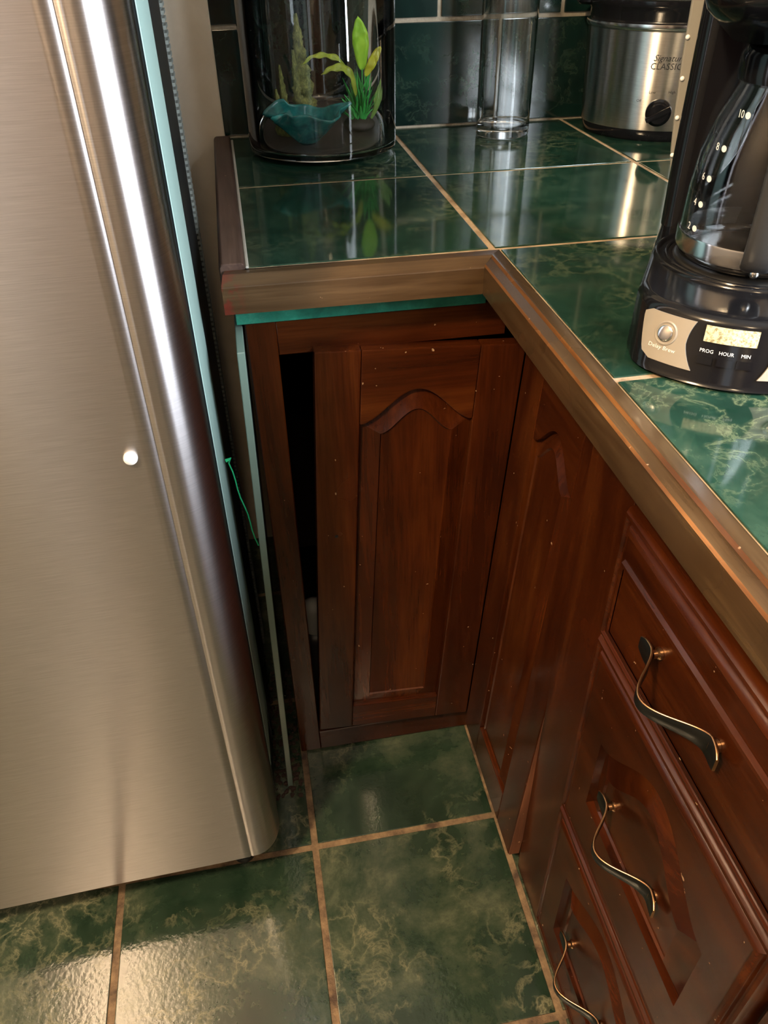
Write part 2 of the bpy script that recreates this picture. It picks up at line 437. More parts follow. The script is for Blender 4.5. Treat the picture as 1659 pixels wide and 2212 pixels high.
def leaf_pieces(W, Hh, v0, o, d0, d1, P):
    """stiles and rails round the outline o=(u0,u1,w0,ws,wp): list of (bmesh, 'stile'/'rail')"""
    u0, u1, w0, ws, wp = o; out = []
    def add(poly, kind):
        t = bmesh.new(); A = [t.verts.new(P(a, b, d0)) for a, b in poly]; B = [t.verts.new(P(a, b, d1)) for a, b in poly]
        t.faces.new(A); t.faces.new(B[::-1]); n = len(poly)
        for i in range(n): t.faces.new((A[i], A[(i + 1) % n], B[(i + 1) % n], B[i]))
        bmesh.ops.recalc_face_normals(t, faces=t.faces[:]); bevel(t, 0.0028, 2)
        out.append((t, kind))
    add([(0, v0), (u0, v0), (u0, Hh), (0, Hh)], 0)
    add([(u1, v0), (W, v0), (W, Hh), (u1, Hh)], 0)
    add([(u0, v0), (u1, v0), (u1, w0), (u0, w0)], 1)
    top = arch(u0, u1, w0, ws, wp)[2:]
    add([(u0, Hh)] + [(p[0], p[1]) for p in top[::-1]] + [(u1, Hh)], 1)
    return out

# ------------------------------------------------------------------ corner cabinet
cab = thing('corner_cabinet', 'dark red wooden corner cabinet with two joined doors hanging crooked', 'cabinet', (-0.16, 0.0, 0.0))
ZT = 0.8345
bm = bmesh.new(); box(bm, -0.3197, -0.2840, -0.004, 0.016, 0.004, ZT, bv=.0014)
link('stile', bm, WZ, cab, smooth=40)
for z0_, z1_ in ((0.790, ZT), (0.004, 0.052)):
    bm = bmesh.new(); box(bm, -0.2840, -0.0005, -0.004, 0.016, z0_, z1_, bv=.0014)
    link('rail', bm, WX, cab, smooth=40)
bm = bmesh.new(); box(bm, 0.0285, 0.045, -0.279, -0.0005, 0.792, ZT, bv=.0014)
link('rail', bm, WY, cab, smooth=40)
bm = bmesh.new(); box(bm, 0.006, 0.024, -0.279, -0.002, 0.0, 0.030, bv=.0014)
link('plinth', bm, WY, cab, smooth=40)
bm = bmesh.new()
box(bm, -0.3197, -0.306, 0.016, 0.62, 0.004, ZT)
link('side_panel', bm, WZ, cab)
bm = bmesh.new()
box(bm, -0.306, 0.60, 0.016, 0.62, 0.004, 0.02); box(bm, -0.306, 0.60, 0.605, 0.62, 0.02, ZT); box(bm, -0.306, 0.60, 0.10, 0.605, 0.40, 0.415)
box(bm, 0.045, 0.60, -0.279, -0.27, 0.02, ZT); box(bm, 0.585, 0.60, -0.27, 0.605, 0.02, ZT); box(bm, -0.306, 0.6, 0.016, 0.62, ZT - .012, ZT)
box(bm, 0.03, 0.60, -0.279, 0.016, ZT - .012, ZT)
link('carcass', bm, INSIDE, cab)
# the two door leaves are one sagging unit, turned about their lower left corner
ANG = radians(3.2); PV = Vector((-0.283, 0, 0.079)); W1, HD = 0.2662, 0.72
ca, sa = cos(ANG), sin(ANG)
def leafA(u, v, d): return (PV.x + u * ca + v * sa, d, PV.z - u * sa + v * ca)
def leafB(u, v, d):   # u runs from the corner towards the room, d is depth behind the front face
    lx = W1 + d; return (PV.x + lx * ca + v * sa, -0.0205 - u, PV.z - lx * sa + v * ca)
for P, Wd, v0, o, d0, d1, lab, ins in (
        (leafA, W1, 0.0, (0.0575, 0.2075, 0.056, 0.615, 0.663), -0.001, -0.020, 'front-facing door leaf', 0.027),
        (leafB, 0.257, -0.028, (0.067, 0.197, 0.045, 0.622, 0.668), 0.019, 0.0, 'side door leaf', 0.021)):
    bm = bmesh.new()
    for t, k in leaf_pieces(Wd, HD, v0, o, d0, d1, P): merge(bm, t, k)
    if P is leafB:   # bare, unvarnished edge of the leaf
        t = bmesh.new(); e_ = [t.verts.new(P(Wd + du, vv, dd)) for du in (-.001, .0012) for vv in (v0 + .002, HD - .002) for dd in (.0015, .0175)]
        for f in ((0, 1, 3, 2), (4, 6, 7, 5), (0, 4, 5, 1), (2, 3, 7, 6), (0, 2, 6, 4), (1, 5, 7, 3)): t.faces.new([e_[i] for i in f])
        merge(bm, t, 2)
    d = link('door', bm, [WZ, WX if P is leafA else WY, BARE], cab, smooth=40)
    sgn = -1
    outer = arch(*o); u0, u1, w0, ws, wp = o
    inner = arch(u0 + ins, u1 - ins, w0 + ins, ws - ins * .5, wp - ins * 1.0)
    dg = d1 - sgn * 0.0085; df = d1 - sgn * 0.001
    t = panel_bm(outer, inner, dg, df, lambda u, v, dd, P=P, sgn=sgn: P(u, v, dd))
    link('panel', t, WZ, d, smooth=30)
    if P is leafA:
        bm = bmesh.new(); q = P(0.028, 0.435, -0.0202)
        for k in range(1): pass
        tube(bm, [(q[0], -0.0192, q[2]), (q[0], -0.0206, q[2])], 0.0026, 12)
        link('screw_hole', bm, INK, d)

# ------------------------------------------------------------------ drawer cabinet
dc = thing('drawer_cabinet', 'dark red wooden cabinet of three drawers with wavy bronze pulls', 'cabinet', (0.0, -0.53, 0.0))
for ya_, yb_ in ((-0.374, -0.2795), (-0.76, -0.694)):
    bm = bmesh.new(); box(bm, 0.0, 0.02, ya_, yb_, 0.0, ZT, bv=.0012); link('stile', bm, WZ, dc, smooth=40)
for z0_, z1_ in ((0.802, ZT), (0.0, 0.046)):
    bm = bmesh.new(); box(bm, 0.0, 0.02, -0.694, -0.374, z0_, z1_, bv=.0012); link('rail', bm, WY, dc, smooth=40)
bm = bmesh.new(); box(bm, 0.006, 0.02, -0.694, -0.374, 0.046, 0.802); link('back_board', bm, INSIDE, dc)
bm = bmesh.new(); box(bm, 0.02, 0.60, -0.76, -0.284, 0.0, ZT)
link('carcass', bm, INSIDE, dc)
BRONZE = plain('dark_bronze', (0.030, 0.030, 0.029), 0.34, 0.85)
COPPER = plain('worn_copper_edge', (0.55, 0.30, 0.15), 0.28, 1.0)
def pull(parent, yc, zc, xf):
    """wavy strap handle: flared ends, bowed middle, bright worn edges"""
    hd = None
    n = 44; prof = []
    for k in range(n + 1):
        s = -1 + 2 * k / n; y = yc - s * 0.061
        bow = 0.5 + 0.5 * cos(pi * min(1, abs(s) / 0.74))
        tip = max(0, (abs(s) - 0.74) / 0.26)
        off = 0.0075 + 0.0310 * bow ** .9 + 0.0020 * tip ** 2 - 0.003 * sin(pi * s)
        w = 0.0056 + 0.0056 * (min(1, abs(s) / 0.72) ** 2.0) - 0.0045 * tip ** 3
        prof.append((xf - off, y, w))
    bm = bmesh.new(); th = 0.0011
    rings = []
    for k, (x, y, w) in enumerate(prof):
        a = prof[max(k - 1, 0)]; b = prof[min(k + 1, n)]
        t = Vector((b[0] - a[0], b[1] - a[1], 0)).normalized(); nn = Vector((-t.y, t.x, 0))
        c = Vector((x, y, zc))
        ring = []
        for (dn, dz) in ((th, w - .0006), (th * .5, w), (-th * .5, w), (-th, w - .0006), (-th, -w + .0006), (-th * .5, -w), (th * .5, -w), (th, -w + .0006)):
            ring.append(bm.verts.new(c + nn * dn + Vector((0, 0, dz))))
        rings.append(ring)
    for A, B in zip(rings[:-1], rings[1:]):
        for i in range(8):
            f = bm.faces.new((A[i], A[(i + 1) % 8], B[(i + 1) % 8], B[i]))
            f.material_index = 1 if i in (0, 1, 2, 4, 5, 6) else 0
    bm.faces.new(rings[0]).material_index = 1; bm.faces.new(rings[-1][::-1]).material_index = 1
    hd = link('handle', bm, [BRONZE, COPPER], parent, smooth=50)
    bm = []
    for s in (-1, 1):
        y = yc - s * 0.0455; bm.append(bmesh.new())
        lathe_x(bm[-1], [(0.0055, xf + .001), (0.0055, xf - .0015), (0.0038, xf - .003), (0.0038, xf - .0064)], y, zc)
    return hd, bm
def lathe_x(bm, prof, y, z, seg=16):
    rings = []
    for r, x in prof: rings.append([bm.verts.new((x, y + r * cos(2 * pi * k / seg), z + r * sin(2 * pi * k / seg))) for k in range(seg)])
    for A, B in zip(rings[:-1], rings[1:]):
        for k in range(seg): bm.faces.new((A[k], A[(k + 1) % seg], B[(k + 1) % seg], B[k]))
    bm.faces.new(rings[0][::-1]); bm.faces.new(rings[-1])
Y0, Y1, FX = -0.378, -0.690, -0.012
def drawer(z0, z1, pan, hz):
    bm = bmesh.new()
    def ringpts(i): return [(Y0 - i, z0 + i), (Y1 + i, z0 + i), (Y1 + i, z1 - i), (Y0 - i, z1 - i)]
    # moulded rim: two rolls separated by a groove, then the flat front
    prof = [(0, 0.006), (0, -0.004), (.0012, -.0075), (.0035, -.0105), (.0062, -.0112), (.0085, -.0100), (.0100, -.0070), (.0112, -.0068), (.0125, -.0095), (.0150, -.0120), (.0180, -.0128), (.0205, -.0118)]
    rings = [[bm.verts.new((x, y, z)) for y, z in ringpts(i)] for i, x in prof]
    for A, B in zip(rings[:-1], rings[1:]):
        for k in range(4): bm.faces.new((A[k], A[(k + 1) % 4], B[(k + 1) % 4], B[k]))
    if pan:
        d = None
        yy0, yy1, w0, ws, wp = pan
        # flat frame between the rim and the panel opening: stile and rail strips
        i = .0205; a, b, c, e = Y0 - i, Y1 + i, z0 + i, z1 - i; X = -.0118
        out = arch(yy0, yy1, w0, ws, wp)
        def quad(p): bm.faces.new([bm.verts.new((X, y, z)) for y, z in p])
        quad([(a, c), (yy0, c), (yy0, e), (a, e)]); quad([(yy1, c), (b, c), (b, e), (yy1, e)]); quad([(yy0, c), (yy1, c), (yy1, w0), (yy0, w0)])
        top = out[2:]
        for p, q in zip(top[:-1], top[1:]): quad([(p[0], p[1]), (q[0], q[1]), (q[0], e), (p[0], e)])
        # small lip down into the panel groove
        n = len(out)
        A = [bm.verts.new((X, y, z)) for y, z in out]; B = [bm.verts.new((X + .0095, y, z)) for y, z in out]
        for k in range(n): bm.faces.new((A[k], A[(k + 1) % n], B[(k + 1) % n], B[k]))
    else:
        R = rings[-1]; zb = z1 - 0.046
        # flat front with one cut line below the upper board
        X = -.0118; y0, y1 = Y0 - .0205, Y1 + .0205
        zs = [(z1 - .0205, X), (zb + .0030, X), (zb, X - .0030), (zb - .0035, X - .0032), (zb - .0052, X + .0015), (zb - .0065, X + .001), (z0 + .0205, X + .001)]
        prev = None
        for z, x in zs:
            cur = (bm.verts.new((x, y0, z)), bm.verts.new((x, y1, z)))
            if prev: bm.faces.new((prev[0], prev[1], cur[1], cur[0]))
            prev = cur
    bmesh.ops.remove_doubles(bm, verts=bm.verts[:], dist=1e-5)
    d = link('drawer', bm, WY, dc, smooth=35)
    if pan:
        ins = .028; inner = arch(yy0 - ins, yy1 + ins, w0 + ins, ws - ins * .6, wp - ins)
        t = panel_bm(out, inner, -.0025, -.0125, lambda u, v, dd: (dd, u, v))
        link('panel', t, WY, d, smooth=30)
    hd, pb = pull(d, -0.525, hz + .002, FX)
    for q in pb: link('handle_post', q, COPPER, d, smooth=40)
    return d
drawer(0.645, 0.800, None, 0.7215)
drawer(0.342, 0.641, (-0.432, -0.638, 0.428, 0.535, 0.600), 0.4950)
drawer(0.050, 0.338, (-0.432, -0.638, 0.124, 0.262, 0.310), 0.1850)

# ------------------------------------------------------------------ countertop
ct = thing('countertop', 'green tiled L-shaped countertop edged with brown timber', 'countertop', (0.0, 0.3, 0.8345))
CX, CY, CS, cg = -0.0255, -0.006, 0.3257, 0.0040
bm = bmesh.new()
def ctile(x0, x1, y0, y1):
    box(bm, x0 + cg, x1 - cg, y0 + cg, y1 - cg, 0.892, 0.9, bv=.0012, seg=2)
for j in (0, 1):
    ctile(-0.3175, CX, CY + j * CS, CY + (j + 1) * CS - (0.002 if j else 0))
    for i in range(0, 3): ctile(CX + i * CS, min(CX + (i + 1) * CS, XR), CY + j * CS, CY + (j + 1) * CS - (.002 if j else 0))
for j in range(-4, 0):
    for i in range(0, 3): ctile(CX + i * CS + (.0045 if i == 0 else 0), min(CX + (i + 1) * CS, XR), CY + j * CS, CY + (j + 1) * CS)
link('tile_surface', bm, COUNT_T, ct, smooth=40)
bm = bmesh.new(); box(bm, -0.3140, XR, -0.0060, 0.6385, 0.8640, 0.8985); box(bm, -0.0185, XR, -1.30, -0.0060, 0.8640, 0.8985)
link('grout_bed', bm, COUNT_G, ct)
bm = bmesh.new(); box(bm, -0.3285, -0.0300, -0.0085, 0.004, 0.8350, 0.8635, bv=.0008)
link('underlay_strip', bm, TEAL, ct)
bm = bmesh.new(); box(bm, -0.318, XR, 0.006, 0.62, 0.8350, 0.8635); box(bm, 0.0, XR, -1.30, 0.006, 0.8350, 0.8635)
link('substrate', bm, INSIDE, ct)
WORN = wood('worn_edge_timber', 'Y', (0.05, 0.024, 0.009), (0.13, 0.056, 0.017), (0.38, 0.19, 0.065), rough=0.24)
def edge_sweep(prof, path, worn=()):
    """profile (offset inward, z) mitred along the path"""
    bm = bmesh.new(); rings = []
    for (px, py, ox, oy) in path: rings.append([bm.verts.new((px + ox * o, py + oy * o, z)) for o, z in prof])
    n = len(prof)
    for A, B in zip(rings[:-1], rings[1:]):
        for k in range(n):
            f = bm.faces.new((A[k], A[(k + 1) % n], B[(k + 1) % n], B[k]))
            if k in worn: f.material_index = 1
    bm.faces.new(rings[0][::-1]); bm.faces.new(rings[-1])
    return bm
e1 = [(0, .8625), (0, .8925), (.002, .8945), (.020, .8995), (.0235, .8997), (.026, .8985), (.0385, .8985), (.0385, .8640)]
bm = edge_sweep(e1, [(-0.3385, -0.0415, 0.12, 1), (-0.19, -0.0432, 0, 1), (-0.0465, -0.0448, 0.745, 1)])
link('wood_edge', bm, TX, ct, smooth=30)
e2 = [(0, .8625), (0, .8945), (.0018, .8965), (.0125, .8975), (.0145, .9003), (.0175, .9003), (.0285, .8985), (.0285, .8640)]
path = [(-0.0465, -0.0448, 1, 1.34)]
for k in range(1, 13): path.append((-0.0465, -0.0448 - k * 0.105, 1, 0))
bm = edge_sweep(e2, path, (1, 3))
link('wood_edge', bm, [TY, WORN], ct, smooth=30)
bm = bmesh.new(); prism(bm, [(-0.3395, .858), (-0.3395, .902), (-0.336, .9065), (-0.314, .9065), (-0.3105, .9035), (-0.3105, .858)], -0.0050, 0.627, 'xz', bv=.0015)
link('side_edge', bm, DKY, ct, smooth=40)
bm = bmesh.new(); box(bm, -0.3110, -0.3150 + .0015, -0.004, 0.62, .899, .9015); box(bm, -0.3105, -0.3065, -0.0045, 0.62, .8985, .9012, bv=.001)
link('sealant_line', bm, plain('grey_sealant', (0.30, 0.29, 0.26), 0.5), ct)

# ------------------------------------------------------------------ refrigerator
fr = thing('refrigerator', 'tall brushed stainless steel refrigerator with a rounded door edge', 'refrigerator', (-0.70, 0.0, 0.0))
bm = bmesh.new()
prof = []
xl, xc = -1.12, -0.412
for k in range(61):
    x = xl + (xc - xl) * k / 60; prof.append((x, -0.2405 - 0.03 * (xc - x)))
prof += [(xc + .0012, -0.2392), (xc + .0026, -0.2392), (xc + .0040, -0.2400)]
cxr, cyr, ra, rb = -0.4040, -0.1930, 0.0385, 0.0468
for k in range(0, 17):
    a = -pi / 2 + (pi / 2) * k / 16; prof.append((cxr + ra * cos(a), cyr + rb * sin(a)))
prof += [(-0.3655, -0.185)]
NZ = 60; rings = []
for j in range(NZ + 1):
    z = 0.1 + 1.65 * j / NZ; ring = []
    for (x, y) in prof:
        wv = 0.0003 * math.exp(-((x + .62 - .10 * sin(z * 4.2)) / .09) ** 2) * sin(z * 5.0 + 1.2) + 0.0003 * sin(x * 19 + z * 2.6) if x < xc else 0
        wv += 0.0011 * math.exp(-((x + .60 - .08 * sin(z * 4.2)) / .07) ** 2) * max(0, min(1, (z - .42) / .15)) if x < xc else 0
        if x < xc: wv *= min(1, (xc - x) / .05)
        ring.append(bm.verts.new((x, y + wv, z)))
    rings.append(ring)
for A, B in zip(rings[:-1], rings[1:]):
    for k in range(len(prof) - 1): bm.faces.new((A[k], A[k + 1], B[k + 1], B[k]))
for ring, y in ((rings[0], 0), (rings[-1], 0)):
    back = [bm.verts.new((v.co.x, -0.185, v.co.z)) for v in ring[:-1]] + [ring[-1]]
    for k in range(len(ring) - 1):
        if back[k + 1] is ring[k + 1]: bm.faces.new((ring[k], ring[k + 1], back[k]))
        else: bm.faces.new((ring[k], ring[k + 1], back[k + 1], back[k]))
dr = link('door', bm, STEEL, fr, smooth=50)
bm = bmesh.new(); q = (-0.4347, -0.2445, 0.8185)
t = bmesh.new(); lathe(t, [(0, .0030), (.0035, .0027), (.0058, .0015), (.0064, 0), (.0064, -.004)], (0, 0, 0), 24)
merge(bm, t, 0, lambda c: Vector((q[0] + c.x, q[1] - c.z + .0012, q[2] + c.y)))
link('hole_plug', bm, plain('white_plug', (0.75, 0.73, 0.70), 0.3), dr, smooth=40)
bm = bmesh.new(); box(bm, -1.12, -0.3675, -0.1845, -0.146, 0.1, 1.75, bv=.002)
link('door_liner', bm, CHAR, fr)
bm = bmesh.new(); box(bm, -1.12, -0.3665, -0.142, -0.006, 0.17, 1.75, bv=.003)  # cut short at the foot, where dark body colour stands in for shade
link('side_strip', bm, MINT, fr)
bm = bmesh.new(); box(bm, -1.12, -0.3670, -0.006, 0.155, 0.06, 1.75); box(bm, -1.12, -0.3690, -0.146, -0.006, 0.06, 0.17); box(bm, -1.12, -0.3670, -0.146, -0.142, 0.1, 1.75)
box(bm, -1.12, -0.40, 0.262, 0.55, 0.06, 1.75)
link('body', bm, CHAR, fr)
bm = bmesh.new(); box(bm, -1.12, -0.3700, 0.155, 0.268, 0.06, 1.75)
for k in range(230):
    z = .07 + k * .0073
    box(bm, -0.3710, -0.3668, 0.212, 0.250, z, z + .0040)
link('ribbed_seal', bm, RIBC, fr)
bm = bmesh.new(); box(bm, -1.10, -0.385, -0.150, -0.12, 0.0, 0.098)
link('kick_plate', bm, BLACKM, fr)
bm = bmesh.new()
lathe(bm, [(0, 0), (.018, 0), (.018, .012), (.008, .014), (.008, .1), (0, .1)], (-0.43, -0.175, 0), 20)
link('foot', bm, BLACKM, fr, smooth=40)

# glass pane stood on edge beside the cabinet
bm = bmesh.new()
b0, t0 = (-0.3500, -0.3410), (-0.3312, -0.3222)
vs = []
for y in (-0.070, 0.45):
    vs += [bm.verts.new((b0[0], y, 0)), bm.verts.new((b0[1], y, 0)), bm.verts.new((t0[1] - .0002, y, .83)), bm.verts.new((t0[0], y, .83))]
for f in ((0, 1, 2, 3), (4, 7, 6, 5), (0, 4, 5, 1), (1, 5, 6, 2), (2, 6, 7, 3), (3, 7, 4, 0)): bm.faces.new([vs[i] for i in f])
bevel(bm, .0008)
tag(link('glass_sheet', bm, plain('sea_green_glass_edge', (0.15, 0.215, 0.185), 0.18, trans=0.15)), 'pale green glass sheet stood on edge between refrigerator and cabinet', 'glass sheet')
bm = bmesh.new()
A, B = Vector((-0.3600, -0.058, 0.680)), Vector((-0.3393, -0.062, 0.548))
pts = [A.lerp(B, k / 10) + Vector((.001 * sin(k * 1.3), .0, 0)) for k in range(11)]
tube(bm, [A + Vector((-.003, .0, .004)), A + Vector((.002, 0, .006))] + pts, [.0024, .0026] + [.0009] * 11, 8)
tag(link('string', bm, plain('green_cord', (0.01, 0.33, 0.13), 0.4)), 'thin green string slanting in the gap beside the refrigerator', 'string')
# dirt and crumbs in the gap
bm = bmesh.new()
for k in range(260):
    x = random.uniform(-0.385, -0.325); y = random.uniform(-0.09, 0.20); s = random.uniform(.0015, .006)
    t = bmesh.new(); bmesh.ops.create_icosphere(t, subdivisions=1, radius=s)
    for v in t.verts: v.co *= random.uniform(.6, 1.3)
    for v in t.verts: v.co.z *= .55
    merge(bm, t, 0, lambda c: c + Vector((x, y, s * .4)))
tag(link('dirt', bm, plain('brown_dirt', (0.035, 0.018, 0.012), 0.9)), 'brown dirt and crumbs lying in the gap beside the refrigerator', 'dirt', kind='stuff')
bt = thing('bottle', 'dark bottle with a pale cap just visible inside the dark cabinet', 'bottle', (-0.268, 0.105, 0.02))
bm = bmesh.new(); lathe(bm, [(0, 0), (.034, 0), (.036, .004), (.036, .165), (.030, .182), (.020, .190), (0, .190)], (-0.268, 0.105, 0.02), 28)
link('bottle_body', bm, BLACKM, bt, smooth=40)
bm = bmesh.new(); lathe(bm, [(0, .188), (.021, .188), (.022, .192), (.020, .236), (.017, .246), (.008, .252), (0, .253)], (-0.268, 0.105, 0.02), 28)
link('cap', bm, plain('pale_cap_plastic', (0.22, 0.22, 0.215), 0.5), bt, smooth=40)

# ------------------------------------------------------------------ glass jar and its ornaments
JC = (-0.1605, 0.5175)
jar = thing('glass_jar', 'wide clear glass cylinder jar holding water plants', 'jar', (JC[0], JC[1], 0.9))
bm = bmesh.new(); R = 0.1205
lathe(bm, [(0, .0), (.100, 0), (.110, .002), (R - .001, .008), (R, .016), (R, .345), (R - .0012, .347), (R - .0024, .345), (R - .0026, .020), (R - .008, .0125), (.100, .0105), (0, .0105)], (*JC, 0.9002), 96)
link('jar_wall', bm, GLASS, jar, smooth=50)
bm = bmesh.new(); lathe(bm, [(0, 0), (.101, 0), (.104, .0015), (.104, .003), (.101, .0042), (0, .0042)], (*JC, 0.9110), 64)
link('base_disc', bm, plain('dark_brown_disc', (0.065, 0.055, 0.047), 0.4), jar, smooth=40)
ZJ = 0.9152
# teal shell bowl
m, nt, b = mat('teal_shell_glass'); v = coords(nt)
n = noise(nt, v, 45, 5, .6, .6); r = ramp(nt, [(.35, (.008, .15, .155)), (.6, (.03, .30, .29)), (.78, (.35, .50, .46))]); L(nt, n.outputs['Fac'], r.inputs[0]); L(nt, r.outputs[0], b.inputs['Base Color'])
b.inputs['Roughness'].default_value = .15; b.inputs['Transmission Weight'].default_value = .25
SHELL = m
bm = bmesh.new(); sc = Vector((-0.190, 0.455, ZJ)); nr, ns = 12, 60; rings = []
for i in range(nr + 1):
    t = i / nr; ring = []
    for k in range(ns):
        a = 2 * pi * k / ns
        rad = (.010 + .042 * t ** .75) * (1 + .13 * t * sin(5 * a + .6) + .07 * t * sin(9 * a))
        ring.append(bm.verts.new(sc + Vector((rad * cos(a) * 1.18, rad * sin(a) * .62 - .010 * t, .048 * t ** .85 + .006 * t * sin(3 * a + 1) + .007 * t * (1 if cos(a) < -.5 else 0)))))
    rings.append(ring)
for A, B in zip(rings[:-1], rings[1:]):
    for k in range(ns): bm.faces.new((A[k], A[(k + 1) % ns], B[(k + 1) % ns], B[k]))
bm.faces.new(rings[0][::-1])
o = link('shell_bowl', bm, SHELL, smooth=60)
tag(o, 'teal glass shell bowl on the floor of the jar', 'bowl')
sol = o.modifiers.new('thickness', 'SOLIDIFY'); sol.thickness = .0025
# olive spires
OLIVE = None
m, nt, b = mat('olive_moss'); v = coords(nt, (1, 1, .5)); n = noise(nt, v, 260, 5, .7); r = ramp(nt, [(.3, (.05, .06, .02)), (.55, (.20, .21, .055)), (.75, (.42, .42, .13))]); L(nt, n.outputs['Fac'], r.inputs[0]); L(nt, r.outputs[0], b.inputs['Base Color']); b.inputs['Roughness'].default_value = .8
OLIVE = m
sp = thing('spire_ornament', 'olive green ornament of ragged spires behind the teal bowl', 'ornament', (-0.200, 0.507, ZJ))
bm = bmesh.new(); lathe(bm, [(0, 0), (.030, 0), (.032, .006), (.028, .016), (0, .020)], (-0.205, 0.507, ZJ), 30, 1.15, .7)
link('base', bm, OLIVE, sp, smooth=60)
for (x, y, h, w) in ((-0.187, 0.508, .154, .0165), (-0.196, .500, .112, .0085), (-0.219, 0.506, .092, .0062), (-0.2285, .502, .062, .0075)):
    bm = bmesh.new(); nn, ss = 46, 16; prev = None
    for i in range(nn + 1):
        t = i / nn; ring = []
        rr = w * (1 - t ** 1.7 * .92) * (1 + .18 * sin(t * 40)) + .0010
        for k in range(ss):
            a = 2 * pi * k / ss; q = rr * random.uniform(.78, 1.22)
            ring.append(bm.verts.new((x + q * cos(a) - .006 * t, y + q * sin(a) * .7, ZJ + .008 + (h - .008) * t + random.uniform(-.0008, .0008))))
        if prev:
            for k in range(ss): bm.faces.new((prev[k], prev[(k + 1) % ss], ring[(k + 1) % ss], ring[k]))
        else: bm.faces.new(ring[::-1])
        prev = ring
    bm.faces.new(prev)
    link('spire', bm, OLIVE, sp, smooth=70)
# plastic aquarium plant
def leafmat(name, a, b_):
    m, nt, b = mat(name); v = coords(nt); n = noise(nt, v, 30, 4); r = ramp(nt, [(.35, a), (.65, b_)]); L(nt, n.outputs['Fac'], r.inputs[0]); L(nt, r.outputs[0], b.inputs['Base Color'])
    b.inputs['Roughness'].default_value = .32; b.inputs['Subsurface Weight'].default_value = .15; b.inputs['Subsurface Radius'].default_value = (.004, .006, .002); return m
LIME = leafmat('lime_leaf', (.20, .50, .02), (.42, .72, .05)); YEL = leafmat('yellow_leaf', (.45, .45, .01), (.62, .62, .03))
OLV = leafmat('olive_leaf', (.22, .32, .02), (.42, .48, .06)); GRN = leafmat('green_blade', (.02, .30, .05), (.07, .50, .10)); PALE = leafmat('pale_blade', (.16, .34, .06), (.30, .46, .12))
pl = thing('aquarium_plant', 'plastic water plant with a big upright lime leaf in the jar', 'plant', (-0.098, 0.500, ZJ))
def leaf(path, width, face, m, wave=.0012, name='leaf', fold=.12):
    """blade along the path, lying across the 'face' direction, with a folded midrib and wavy rim"""
    bm = bmesh.new(); n = len(path) - 1; rows = []
    fine = []
    for k in range(25):
        t = k / 24 * n; i = min(int(t), n - 1); f = t - i
        p0 = Vector(path[max(i - 1, 0)]); p1 = Vector(path[i]); p2 = Vector(path[i + 1]); p3 = Vector(path[min(i + 2, n)])
        fine.append(0.5 * ((2 * p1) + (p2 - p0) * f + (2 * p0 - 5 * p1 + 4 * p2 - p3) * f * f + (3 * p1 - p0 - 3 * p2 + p3) * f ** 3))
    for k, p in enumerate(fine):
        t = k / 24; d = (fine[min(k + 1, 24)] - fine[max(k - 1, 0)]).normalized()
        s = Vector(face).cross(d).normalized(); u = d.cross(s)
        w = width * (sin(pi * min(1, t * 1.02 + .02)) ** .75) * (1 - .25 * t) + .0004
        row = []
        for q in (-1, -.5, 0, .5, 1):
            row.append(bm.verts.new(p + s * w * q + u * (abs(q) * w * fold + wave * abs(q) * sin(t * 26 + q))))
        rows.append(row)
    for A, B in zip(rows[:-1], rows[1:]):
        for k in range(4): bm.faces.new((A[k], A[k + 1], B[k + 1], B[k]))
    o = link(name, bm, m, pl, smooth=180)
    s = o.modifiers.new('thickness', 'SOLIDIFY'); s.thickness = .0007
    return o
F = (0, -1, .2)
leaf([(-.0925, .492, .998), (-.0935, .491, 1.03), (-.0950, .492, 1.050), (-.0970, .494, 1.066)], .0150, F, LIME)
leaf([(-.0870, .496, .988), (-.078, .497, .999), (-.068, .499, 1.010), (-.057, .501, 1.018), (-.050, .502, 1.018)], .0080, (0.15, -1, .4), YEL)
leaf([(-.104, .493, .962), (-.110, .490, .990), (-.125, .488, 1.003), (-.145, .487, 1.003), (-.160, .487, .996)], .0060, (0, -.7, .7), OLV, .002)
leaf([(-.110, .497, .985), (-.128, .496, 1.010), (-.150, .495, 1.018), (-.172, .494, 1.018), (-.190, .494, 1.008)], .0042, (0, -.6, .8), OLV, .002)
for (x1, z1, w) in ((-.057, .983, .0040), (-.062, .976, .0036), (-.053, .972, .0032), (-.067, .968, .0036)):
    leaf([(-.078, .496, .928), (-.072 + (x1 + .078) * .3, .494, .948), (x1 - .003, .494, z1 - .012), (x1, .494, z1)], w, F, PALE, 0, 'blade')
bm = bmesh.new()
for k in range(60):
    a = random.uniform(0, 2 * pi); sp_ = random.uniform(.008, .032); h = random.uniform(.022, .082) * (1.15 - sp_ * 12)
    h = max(h, .018); bx, by = -.098 + random.uniform(-.012, .012), .498 + random.uniform(-.008, .008)
    pts = [Vector((bx + cos(a) * sp_ * t ** 1.5, by + sin(a) * sp_ * .7 * t ** 1.5, ZJ + .008 + h * t)) for t in (0, .25, .5, .75, 1)]
    s = Vector((-sin(a + random.uniform(-.8, .8)), cos(a), 0)); s = Vector((1, .2, 0)) if abs(s.x) < .4 else s
    w = random.uniform(.0018, .0034); prev = None
    for i, p in enumerate(pts):
        ww = w * (1, 1.2, 1.1, .8, .1)[i]; cur = (bm.verts.new(p - s * ww), bm.verts.new(p + Vector((0, -.0008, 0))), bm.verts.new(p + s * ww))
        if prev:
            bm.faces.new((prev[0], prev[1], cur[1], cur[0])); bm.faces.new((prev[1], prev[2], cur[2], cur[1]))
        prev = cur
o = link('grass_tuft', bm, GRN, pl, smooth=180); s = o.modifiers.new('thickness', 'SOLIDIFY'); s.thickness = .0005
bm = bmesh.new()
